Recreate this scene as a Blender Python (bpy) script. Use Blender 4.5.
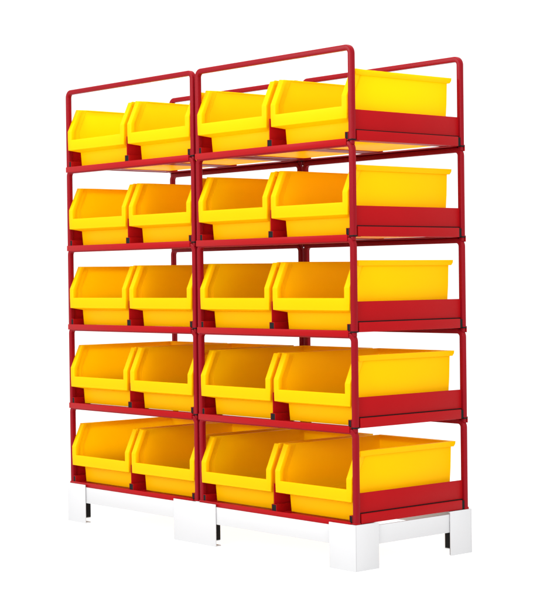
import bpy, bmesh, math, random
from mathutils import Vector, Matrix

# ------------------------------------------------------------------ clear
for o in list(bpy.data.objects):
    bpy.data.objects.remove(o, do_unlink=True)
SC = bpy.context.scene
COL = SC.collection

# measures (metres): floor at z = 0, the racks stand on a base of height Z0
Z0 = 0.122          # underside of the lowest rack
H = 0.2494          # height of one stacking rack
D = 0.4128          # front post axis to rear post axis
CW = 0.638          # left post axis to right post axis of one rack
COLX = (0.0, 0.662) # left post axis of the two columns
T = 0.0075          # half width of the square tube

# ------------------------------------------------------------------ camera
cam_d = bpy.data.cameras.new('camera')
cam = bpy.data.objects.new('camera', cam_d)
COL.objects.link(cam)
yaw, pitch, roll = -0.85970475, -0.01312818, -0.01243106
cy, sy, cp, sp, cr, sr = math.cos(yaw), math.sin(yaw), math.cos(pitch), math.sin(pitch), math.cos(roll), math.sin(roll)
fw = Vector((sy*cp, cy*cp, sp))
rt0 = Vector((cy, -sy, 0))
up0 = rt0.cross(fw)
rt = cr*rt0 + sr*up0
up = -sr*rt0 + cr*up0
m = Matrix((rt, up, -fw)).transposed().to_4x4()
m.translation = Vector((4.42995254, -2.99587744, 0.64247698 + Z0))
cam.matrix_world = m
cam_d.sensor_fit = 'HORIZONTAL'
cam_d.sensor_width = 36.0
cam_d.lens = 36.0*1668.17/533.0
cam_d.clip_start = 0.1
cam_d.clip_end = 500
SC.camera = cam

# ------------------------------------------------------------------ white studio surround
w = bpy.data.worlds.new("World")
SC.world = w
w.use_nodes = True
bg = w.node_tree.nodes['Background']
bg.inputs['Color'].default_value = (1.0, 1.0, 1.0, 1)
bg.inputs['Strength'].default_value = 1.03


def area(name, loc, target, sx, sy_, power, color=(1, 1, 1)):
    d = bpy.data.lights.new(name, 'AREA')
    d.shape = 'RECTANGLE'
    d.size, d.size_y = sx, sy_
    d.energy = power
    d.color = color
    o = bpy.data.objects.new(name, d)
    COL.objects.link(o)
    o.location = loc
    o.rotation_euler = (Vector(target) - Vector(loc)).to_track_quat('-Z', 'Y').to_euler()
    return o


area('softbox_key', (2.2, -3.9, 1.7), (0.6, 0.1, 0.65), 1.1, 1.1, 52)
area('softbox_left', (-1.6, -3.0, 2.2), (0.3, 0.0, 0.8), 0.5, 1.4, 30)
area('softbox_top', (0.9, -0.5, 3.6), (0.65, 0.2, 0.6), 2.4, 1.6, 85)
area('softbox_side', (4.6, -0.6, 1.6), (1.2, 0.2, 0.7), 1.6, 1.6, 26)
area('underfloor_fill', (0.65, 0.2, -2.0), (0.65, 0.2, 0), 9, 9, 28)  # added fill from beneath the floor, lifts the shade under the base

SC.view_settings.view_transform = 'Standard'
SC.view_settings.look = 'None'
SC.view_settings.exposure = 0.3
SC.view_settings.gamma = 1.0


# ------------------------------------------------------------------ materials
def paint(name, col, rough=0.4, var=0.06, scale=9.0, bump=0.0, bscale=300.0, coat=0.0, spec=0.5):
    mt = bpy.data.materials.new(name)
    mt.use_nodes = True
    nt = mt.node_tree
    b = nt.nodes['Principled BSDF']
    tc = nt.nodes.new('ShaderNodeTexCoord')
    oi = nt.nodes.new('ShaderNodeObjectInfo')
    ad = nt.nodes.new('ShaderNodeVectorMath')
    ad.operation = 'MULTIPLY_ADD'
    ad.inputs[1].default_value = (7.3, 5.1, 3.7)
    nt.links.new(oi.outputs['Random'], ad.inputs[0])
    nt.links.new(tc.outputs['Object'], ad.inputs[2])
    n = nt.nodes.new('ShaderNodeTexNoise')
    n.inputs['Scale'].default_value = scale
    n.inputs['Detail'].default_value = 5
    nt.links.new(ad.outputs[0], n.inputs['Vector'])
    mix = nt.nodes.new('ShaderNodeMix')
    mix.data_type = 'RGBA'
    mix.inputs['A'].default_value = tuple(c*(1-var) for c in col) + (1,)
    mix.inputs['B'].default_value = tuple(min(1, c*(1+var)) for c in col) + (1,)
    nt.links.new(n.outputs['Fac'], mix.inputs['Factor'])
    nt.links.new(mix.outputs['Result'], b.inputs['Base Color'])
    mr = nt.nodes.new('ShaderNodeMapRange')
    mr.inputs['To Min'].default_value = rough*0.85
    mr.inputs['To Max'].default_value = rough*1.15
    nt.links.new(n.outputs['Fac'], mr.inputs['Value'])
    nt.links.new(mr.outputs['Result'], b.inputs['Roughness'])
    b.inputs['Coat Weight'].default_value = coat
    b.inputs['Specular IOR Level'].default_value = spec
    if bump:
        n2 = nt.nodes.new('ShaderNodeTexNoise')
        n2.inputs['Scale'].default_value = bscale
        nt.links.new(tc.outputs['Object'], n2.inputs['Vector'])
        bp = nt.nodes.new('ShaderNodeBump')
        bp.inputs['Strength'].default_value = bump
        bp.inputs['Distance'].default_value = 0.0006
        nt.links.new(n2.outputs['Fac'], bp.inputs['Height'])
        nt.links.new(bp.outputs['Normal'], b.inputs['Normal'])
    return mt


M_YEL = paint('yellow_plastic', (0.97, 0.69, 0.001), 0.36, 0.03, 6.0, 0.15, 220, spec=0.06)
# thin polypropylene walls let some light through
nt = M_YEL.node_tree
pb = nt.nodes['Principled BSDF']
tr = nt.nodes.new('ShaderNodeBsdfTranslucent')
tr.inputs['Color'].default_value = (1.0, 0.69, 0.002, 1)
mxy = nt.nodes.new('ShaderNodeMixShader')
mxy.inputs['Fac'].default_value = 0.54
nt.links.new(pb.outputs[0], mxy.inputs[1])
nt.links.new(tr.outputs[0], mxy.inputs[2])
nt.links.new(mxy.outputs[0], nt.nodes['Material Output'].inputs['Surface'])
M_RED = paint('red_powder_coat', (0.295, 0.003, 0.005), 0.35, 0.06, 12.0, 0.2, 500, spec=0.06)
M_TUB = paint('red_lacquered_tube', (0.205, 0.0025, 0.007), 0.26, 0.08, 14.0, 0.15, 400, spec=0.07)
M_BLK = paint('black_plastic_and_shade', (0.004, 0.0035, 0.0035), 0.6, 0.1, spec=0.12)  # plastic feet, also painted shade in legs, panel grooves and runner ends
M_WHT = paint('white_powder_coat', (0.495, 0.495, 0.502), 0.5, 0.015, 10.0, 0.1, 400)

fm = bpy.data.materials.new('translucent_white_floor')  # floor made translucent so added light from below whitens it
fm.use_nodes = True
nt = fm.node_tree
nt.nodes.clear()
out = nt.nodes.new('ShaderNodeOutputMaterial')
mx = nt.nodes.new('ShaderNodeMixShader')
df = nt.nodes.new('ShaderNodeBsdfDiffuse')
tl = nt.nodes.new('ShaderNodeBsdfTranslucent')
ns = nt.nodes.new('ShaderNodeTexNoise')
ns.inputs['Scale'].default_value = 3
rp = nt.nodes.new('ShaderNodeMapRange')
rp.inputs['To Min'].default_value = 0.965
rp.inputs['To Max'].default_value = 0.985
nt.links.new(ns.outputs['Fac'], rp.inputs['Value'])
nt.links.new(rp.outputs['Result'], df.inputs['Color'])
nt.links.new(rp.outputs['Result'], tl.inputs['Color'])
mx.inputs['Fac'].default_value = 0.7
nt.links.new(df.outputs[0], mx.inputs[1])
nt.links.new(tl.outputs[0], mx.inputs[2])
nt.links.new(mx.outputs[0], out.inputs['Surface'])


# ------------------------------------------------------------------ mesh helpers
def box(bm, x0, x1, y0, y1, z0, z1, r=0.0):
    t = bmesh.new()
    bmesh.ops.create_cube(t, size=1)
    for v in t.verts:
        v.co = Vector((x0 + (v.co.x+.5)*(x1-x0), y0 + (v.co.y+.5)*(y1-y0), z0 + (v.co.z+.5)*(z1-z0)))
    if r:
        bmesh.ops.bevel(t, geom=list(t.edges), offset=r, segments=2, profile=0.5, affect='EDGES', clamp_overlap=True)
    me = bpy.data.meshes.new('t')
    t.to_mesh(me)
    t.free()
    bm.from_mesh(me)
    bpy.data.meshes.remove(me)


def square_profile(h, r, n=4):
    pts = []
    for k, (cx, cz) in enumerate(((1, 1), (-1, 1), (-1, -1), (1, -1))):
        for i in range(n+1):
            a = math.pi/2*(k + i/n)
            pts.append((cx*(h-r) + r*math.cos(a), cz*(h-r) + r*math.sin(a)))
    return pts


def sweep_xz(bm, path, h, r):
    """rounded square tube along a path that lies in a plane of constant y"""
    prof = square_profile(h, r)
    rings = []
    for i, p in enumerate(path):
        a = path[max(0, i-1)]
        b = path[min(len(path)-1, i+1)]
        t = (b-a).normalized()
        n = Vector((-t.z, 0, t.x))
        # keep the tube's width through the bend
        if 0 < i < len(path)-1:
            t1 = (p-a).normalized()
            k = 1/max(0.5, t1.dot(t))
        else:
            k = 1
        rings.append([bm.verts.new(p + n*u*k + Vector((0, 1, 0))*v) for u, v in prof])
    L = len(prof)
    for i in range(len(rings)-1):
        for j in range(L):
            bm.faces.new((rings[i][j], rings[i][(j+1) % L], rings[i+1][(j+1) % L], rings[i+1][j]))
    bm.faces.new(rings[0][::-1])
    bm.faces.new(rings[-1])
    bmesh.ops.recalc_face_normals(bm, faces=bm.faces)


def finish(name, bm, mat, parent=None, smooth=True):
    me = bpy.data.meshes.new(name)
    bmesh.ops.recalc_face_normals(bm, faces=bm.faces)
    bm.to_mesh(me)
    bm.free()
    me.materials.append(mat)
    if smooth:
        me.polygons.foreach_set('use_smooth', [True]*len(me.polygons))
        try:
            me.set_sharp_from_angle(angle=math.radians(38))
        except Exception:
            pass
    o = bpy.data.objects.new(name, me)
    COL.objects.link(o)
    if parent:
        o.parent = parent
    return o


def thing(name, loc=(0, 0, 0)):
    o = bpy.data.objects.new(name, None)
    o.empty_display_size = 0.05
    COL.objects.link(o)
    o.location = loc
    return o


def tag(o, label, cat, group=None):
    o['label'] = label
    o['category'] = cat
    if group:
        o['group'] = group


def copy_tree(o, parent=None):
    c = o.copy()
    COL.objects.link(c)
    if parent:
        c.parent = parent
    for ch in [x for x in o.children]:
        copy_tree(ch, c)
    return c


def baked(o):
    """replace an object's mesh by its mesh with the modifiers applied"""
    dg = bpy.context.evaluated_depsgraph_get()
    me = bpy.data.meshes.new_from_object(o.evaluated_get(dg))
    me.name = o.name
    o.modifiers.clear()
    o.data = me
    me.polygons.foreach_set('use_smooth', [True]*len(me.polygons))
    try:
        me.set_sharp_from_angle(angle=math.radians(40))
    except Exception:
        pass


# ------------------------------------------------------------------ setting: the white floor
bm = bmesh.new()
bmesh.ops.create_circle(bm, cap_ends=True, cap_tris=False, segments=96, radius=150)
floor = finish('floor', bm, fm, smooth=False)
floor['kind'] = 'structure'

# ------------------------------------------------------------------ white base with six legs
base = thing('rack_base', (0, 0, 0))
tag(base, 'low white steel base on sheet-metal legs carrying both red rack columns', 'rack base')
BX0, BX1, BY0, BY1 = -0.012, 1.312, -0.0165, 0.4285
ZA, ZB = Z0-0.058, Z0-0.0085      # apron
PT = 0.003                        # sheet thickness
a_in = 0.004                      # apron stands this far behind the leg plates
for y0, y1 in ((BY0+a_in, BY0+a_in+PT), (BY1-a_in-PT, BY1-a_in)):
    bm = bmesh.new()
    box(bm, BX0+0.009, BX1-0.009, y0, y1, ZA, ZB, 0.0008)
    s = 1 if y0 < 0.2 else -1
    ya = y1 if s > 0 else y0-0.022
    box(bm, BX0+0.09, BX1-0.09, ya+0.0004*s, ya+0.022+0.0004*s, ZB-PT-0.0006, ZB-0.0006, 0.0008)
    finish('apron', bm, M_WHT, base)
for x0, x1, s in ((BX0+a_in, BX0+a_in+PT, 1), (BX1-a_in-PT, BX1-a_in, -1)):
    bm = bmesh.new()
    box(bm, x0, x1, BY0+0.009, BY1-0.009, ZA, ZB, 0.0008)
    xa = x1+0.0004 if s > 0 else x0-0.0064
    box(bm, xa, xa+0.006, BY0+0.09, BY1-0.09, ZB-PT-0.0006, ZB-0.0006, 0.0008)
    finish('apron', bm, M_WHT, base)


def leg(xa, xb, y, sx, fin_x, name='leg'):
    """front plate from xa to xb at y, with a plate running in depth at fin_x"""
    inward = 1 if y < 0.2 else -1
    dep = 0.086
    lz1 = Z0-0.0006
    bm = bmesh.new()
    ya, yb = (y, y+PT) if inward > 0 else (y-PT, y)
    box(bm, xa, xb, ya, yb, 0.0005, lz1, 0.0009)
    fy0, fy1 = (yb+0.0002, y+dep) if inward > 0 else (y-dep, ya-0.0002)
    box(bm, fin_x, fin_x+PT, fy0, fy1, 0.0005, lz1, 0.0009)
    # foot flange on the floor
    if inward > 0:
        box(bm, min(xa, xb)+0.004, max(xa, xb)-0.004, *( (yb+.0002, yb+0.02) if inward > 0 else (ya-0.02, ya-.0002)), 0.0006, 0.0036, 0.0006)
    lo = finish(name, bm, M_WHT, base)
    # black sheets that paint the shade on the inner faces of the leg
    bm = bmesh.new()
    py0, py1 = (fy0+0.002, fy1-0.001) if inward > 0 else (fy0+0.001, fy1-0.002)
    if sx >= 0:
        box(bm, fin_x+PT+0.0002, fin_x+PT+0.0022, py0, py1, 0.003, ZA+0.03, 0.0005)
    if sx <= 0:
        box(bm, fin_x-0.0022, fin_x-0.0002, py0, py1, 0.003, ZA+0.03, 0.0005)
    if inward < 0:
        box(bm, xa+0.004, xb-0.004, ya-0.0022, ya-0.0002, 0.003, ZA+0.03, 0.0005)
    finish('leg_inner_shade', bm, M_BLK, lo)
    # white gusset plate that closes the corner on top
    bm = bmesh.new()
    if sx:
        cx = fin_x+PT+0.0003 if sx > 0 else fin_x-0.0003
        cyy = yb+0.0003 if inward > 0 else ya-0.0003
        tri = [(cx, cyy), (cx+sx*0.085, cyy), (cx, cyy+inward*0.085)]
        lo_v = [bm.verts.new((px, py, Z0-0.0045)) for px, py in tri]
        hi_v = [bm.verts.new((px, py, Z0-0.0016)) for px, py in tri]
        bm.faces.new(lo_v)
        bm.faces.new(hi_v)
        for i in range(3):
            j = (i+1) % 3
            bm.faces.new((lo_v[i], lo_v[j], hi_v[j], hi_v[i]))
        finish('gusset', bm, M_WHT, base, smooth=False)
    else:
        bm.free()


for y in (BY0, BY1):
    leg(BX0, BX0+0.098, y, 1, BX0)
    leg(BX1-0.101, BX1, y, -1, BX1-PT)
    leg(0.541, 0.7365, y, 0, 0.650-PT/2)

# ------------------------------------------------------------------ one red stacking rack (built at its left front post)
def tube_path(y):
    r = 0.0165
    zt = H-0.0012-T
    pts = [Vector((0, y, 0.0027))]
    n = 8
    for i in range(n+1):
        a = math.pi - math.pi/2*i/n
        pts.append(Vector((r + r*math.cos(a), y, zt - r + r*math.sin(a))))
    for i in range(n+1):
        a = math.pi/2 - math.pi/2*i/n
        pts.append(Vector((CW - r + r*math.cos(a), y, zt - r + r*math.sin(a))))
    pts.append(Vector((CW, y, 0.0027)))
    return pts


def make_rack(bottom=False):
    root = thing('stacking_rack')
    for y, nm in ((0, 'front_hoop'), (D, 'rear_hoop')):
        bm = bmesh.new()
        sweep_xz(bm, tube_path(y), T, 0.0032)
        finish(nm, bm, M_TUB, root)
        for x in (0, CW):
            # black plastic foot that sits on the rack below
            bm = bmesh.new()
            box(bm, x-T-0.0004, x+T+0.0004, y-T-0.0004, y+T+0.0004, -0.0008, 0.0030, 0.0008)
            if not bottom:
                pg = bmesh.new()
                box(pg, x-T+0.0024, x+T-0.0024, y-T+0.0024, y+T-0.0024, -0.0110, -0.0007, 0.0008)
            fo = finish('foot', bm, M_BLK if not bottom else M_RED, root)
            if not bottom:
                finish('foot_pin', pg, M_TUB, fo)
    # front and rear strips that carry the runners
    for y in (0, D):
        bm = bmesh.new()
        s = -1 if y == 0 else 1
        ya, yb = sorted((y + s*(T+0.0002), y + s*(T+0.0020)))
        zl = -0.0092 if bottom else -0.0125
        box(bm, -T+0.0004, CW-T-0.006 if y == 0 else CW+T-0.0004, ya, yb, zl, 0.0048, 0.0007)
        yc, yd = sorted((y + s*(T+0.0001), y - s*0.0360))
        box(bm, T+0.0014, CW-T-0.0014, yc, yd, -0.0006, 0.0012, 0.0004)
        finish('front_rail' if y == 0 else 'rear_rail', bm, M_RED, root)
    zb = 0.0014
    # outer runners: channel inside the post, sheet panel between the posts with a proud lower lip
    for x, s in ((0, 1), (CW, -1)):
        pn = bmesh.new()
        box(pn, x-0.001, x+0.001, T+0.0010, D-T-0.0010, 0.0285, 0.0800, 0.0006)
        po = finish('side_panel', pn, M_RED, root)
        lp = bmesh.new()
        xo = x - s*0.0075
        box(lp, min(xo, x+s*0.001), max(xo, x+s*0.001), T+0.0035, D-T-0.010, 0.0000, 0.0257, 0.0008)
        finish('panel_lip', lp, M_RED, po)
        sl = bmesh.new()
        box(sl, x-0.0006, x+0.0006, T+0.0020, D-T-0.0020, 0.0005, 0.0284)
        finish('panel_seam_shade', sl, M_BLK, po)  # black strip paints the shadow line of the groove
        bk = bmesh.new()
        xk = x + s*0.0007
        box(bk, min(xk, xk+s*0.0012), max(xk, xk+s*0.0012), T+0.0015, D-T-0.0015, 0.0002, 0.0300)
        finish('panel_backing', bk, M_RED, po)
        eb = bmesh.new()
        box(eb, min(xo+s*0.0008, x-s*0.0008), max(xo+s*0.0008, x-s*0.0008), D-T-0.0105, D-T-0.0006, 0.0010, 0.0240)
        finish('lip_gap_shade', eb, M_BLK, po)  # black block paints the shade in the gap between lip and rear post
        xi = x + s*(T+0.0004)
        xj = xi + s*0.0120
        ch = bmesh.new()
        channel(ch, min(xi, xj), max(xi, xj), -0.0070, D+0.006, zb, zb+0.0205)
        ledge(ch, xj, s, zb)
        co = finish('runner', ch, M_RED, root)
        en = bmesh.new()
        box(en, min(xi, xj)+0.0011, max(xi, xj)-0.0011, -0.0066, 0.004, zb+0.0011, zb+0.0194)
        finish('runner_end_shade', en, M_BLK, co)  # black box paints the shade inside the open channel end
    # middle divider: runner channel with an upright sheet on it
    xm = CW/2
    ch = bmesh.new()
    channel(ch, xm-0.0098, xm+0.0098, -0.0070, D+0.006, zb, zb+0.0215)
    ledge(ch, xm-0.0098, -1, zb)
    ledge(ch, xm+0.0098, 1, zb)
    co = finish('runner', ch, M_RED, root)
    en = bmesh.new()
    box(en, xm-0.0087, xm+0.0087, -0.0066, 0.004, zb+0.0011, zb+0.0204)
    finish('runner_end_shade', en, M_BLK, co)  # shade of the hollow end, put in as a black box
    dv = bmesh.new()
    box(dv, xm-0.0011, xm+0.0011, -0.0065, D-0.004, zb+0.0217, 0.0800, 0.0006)
    finish('divider_panel', dv, M_RED, root)
    return root


def channel(bm, x0, x1, y0, y1, z0, z1):
    t = 0.0010
    box(bm, x0, x1, y0, y1, z0, z0+t)
    box(bm, x0, x1, y0, y1, z1-t, z1)
    box(bm, x0, x0+t, y0+.0001, y1-.0001, z0+t, z1-t)
    box(bm, x1-t, x1, y0+.0001, y1-.0001, z0+t, z1-t)


def ledge(bm, x, s, zb):
    xa = x + s*0.030
    box(bm, min(x, xa)+0.0002*s, max(x, xa), 0.012, D-0.010, zb+0.0002, zb+0.0015)


# ------------------------------------------------------------------ one yellow bin (origin: centre of its base, on the front post plane)
ZBIN = 0.0034
def bin_points():
    hw = 0.1515
    E = [(-0.0105, 0.0570), (-0.0105, 0.0890), (-0.0105, 0.1160), (0.0215, 0.1860)]
    e = [(hw-0.0015*(i == 0), y, z) for i, (y, z) in enumerate(E)]
    f = [(hw-0.0195-0.001*(i == 0), y, z) for i, (y, z) in enumerate(E)]
    b = [(0.1375+0.0035*i/3, y+0.034, z) for i, (y, z) in enumerate(E)]
    r = [(0.1365+0.0035*i/3, 0.376+0.004*i/3, z) for i, (y, z) in enumerate(E)]
    c = [(0.126, 0.0205, 0.0500), (0.123, 0.0225, ZBIN)]
    cr_ = [(0.126, 0.372, 0.0500), (0.123, 0.369, ZBIN)]
    return e, f, b, r, c, cr_


def quad_strip(F, A, B):
    for i in range(len(A)-1):
        F.append([A[i], A[i+1], B[i+1], B[i]])


def surface(faces, name, mat, parent, thick, bev):
    bm = bmesh.new()
    for f in faces:
        bm.faces.new([bm.verts.new(p) for p in f])
    bmesh.ops.remove_doubles(bm, verts=bm.verts, dist=1e-5)
    o = finish(name, bm, mat, parent)
    s = o.modifiers.new('s', 'SOLIDIFY')
    s.thickness = thick
    s.offset = -1
    s.use_even_offset = True
    bv = o.modifiers.new('b', 'BEVEL')
    bv.width = bev
    bv.segments = 3
    bv.limit_method = 'ANGLE'
    bv.angle_limit = math.radians(22)
    return o


def mir(p):
    return (-p[0], p[1], p[2])


def make_bin():
    root = thing('storage_bin')
    e, f, b, r, c, q = bin_points()
    # front collar: flared sides, flanges, label band and its underside
    F = []
    for g in (lambda p: p, mir):
        E_, F_, B_ = [g(p) for p in e], [g(p) for p in f], [g(p) for p in b]
        C_ = [g(p) for p in c]
        quad_strip(F, E_, B_)
        quad_strip(F, E_, F_)
        quad_strip(F, F_[1:], [(p[0]*0.997, p[1]+0.013, p[2]) for p in F_[1:]])
        F.append([E_[0], B_[0], C_[0]])
    F.append([f[0], f[1], mir(f[1]), mir(f[0])])
    F.append([e[0], f[0], mir(f[0]), mir(e[0]), mir(c[0]), c[0]])
    col = surface(F, 'front_collar', M_YEL, root, 0.0026, 0.0016)
    # body: side walls, step, base, rear wall
    F = []
    for g in (lambda p: p, mir):
        B_, R_, C_, Q_ = [g(p) for p in b], [g(p) for p in r], [g(p) for p in c], [g(p) for p in q]
        quad_strip(F, B_, R_)
        F.append([B_[0], R_[0], Q_[0], C_[0]])
        F.append([C_[0], Q_[0], Q_[1], C_[1]])
    quad_strip(F, r, [mir(p) for p in r])
    F.append([r[0], mir(r[0]), mir(q[0]), q[0]])
    F.append([q[0], mir(q[0]), mir(q[1]), q[1]])
    F.append([c[0], mir(c[0]), mir(c[1]), c[1]])
    F.append([c[1], mir(c[1]), mir(q[1]), q[1]])
    body = surface(F, 'bin_body', M_YEL, root, 0.0024, 0.0014)
    # rim round the top of the sides and the back
    F = bmesh.new()
    zt, zl = 0.1874, 0.1728
    xs = 0.1405
    y1 = 0.380
    def loop(side, front, back, z):
        h = [(0.1516+front, 0.0225, z), (xs+side+0.0008, 0.0570, z), (xs+side, 0.0800, z), (xs+side, y1+back, z)]
        return h + [mir(p) for p in h[::-1]]
    L = [[F.verts.new(p) for p in loop(*a)] for a in ((0.0046, 0.0008, 0.0050, zl), (0.0062, 0.0016, 0.0095, zl+0.007), (0.0062, 0.0016, 0.0105, zt), (-0.0034, -0.0042, -0.0040, zt), (-0.0034, -0.0042, -0.0040, zt-0.0030), (0.0004, 0.0001, 0.0004, zt-0.0030), (0.0004, 0.0001, 0.0004, zl))]
    n = len(L)
    for k in range(n):
        A, B = L[k], L[(k+1) % n]
        for i in range(7):
            F.faces.new((A[i], A[i+1], B[i+1], B[i]))
    F.faces.new([L[k][0] for k in range(n)])
    F.faces.new([L[k][7] for k in range(n)][::-1])
    rim = finish('rim', F, M_YEL, root)
    bv = rim.modifiers.new('b', 'BEVEL')
    bv.width = 0.0012
    bv.segments = 2
    bv.limit_method = 'ANGLE'
    bpy.context.view_layer.update()
    for o in (col, body, rim):
        baked(o)
    # tongue inside the wall that closes the seam between collar and body
    t = bmesh.new()
    t.from_mesh(body.data)
    for sx in (1, -1):
        A = [t.verts.new((sx*(p[0]-0.0012), p[1]-0.005, p[2]+(0.0015 if i == 0 else -0.001 if i == 3 else 0))) for i, p in enumerate(b)]
        B = [t.verts.new((v.co.x, v.co.y+0.010, v.co.z)) for v in A]
        for i in range(3):
            t.faces.new((A[i], A[i+1], B[i+1], B[i]))
    t.to_mesh(body.data)
    t.free()
    return root


# ------------------------------------------------------------------ place the racks and the bins
TIER = ['bottom tier', 'second tier from the bottom', 'middle tier', 'second tier from the top', 'top tier']
TIERR = ['at the bottom, standing on the white base', 'second from the bottom', 'at mid height', 'second from the top', 'at the very top with its hoops free']
SIDE = ['left', 'right']
POS = ['leftmost', 'second from left', 'third from left', 'rightmost']
rack_proto = make_rack()
rack_low = make_rack(True)
bin_proto = make_bin()
first = {True: True, False: True}
first_bin = True
rng = random.Random(5)
for k in range(5):
    for ci, cx in enumerate(COLX):
        low = k == 0
        src = rack_low if low else rack_proto
        rk = src if first[low] else copy_tree(src)
        first[low] = False
        rk.location = (cx, 0, Z0 + k*H)
        tag(rk, 'red tubular stacking rack of the %s column, %s' % (SIDE[ci], TIERR[k]), 'rack', 'red stacking racks')
        for j in (0, 1):
            bn = bin_proto if first_bin else copy_tree(bin_proto)
            first_bin = False
            bn.location = (cx + CW/4 + j*CW/2 + rng.uniform(-.0008, .0008), rng.uniform(-.0015, .0015), Z0 + k*H)
            bn.rotation_euler = (0, 0, math.radians(rng.uniform(-.3, .3)))
            tag(bn, 'yellow open-front plastic bin, %s of four in the %s' % (POS[ci*2+j], TIER[k]), 'bin', 'yellow storage bins')
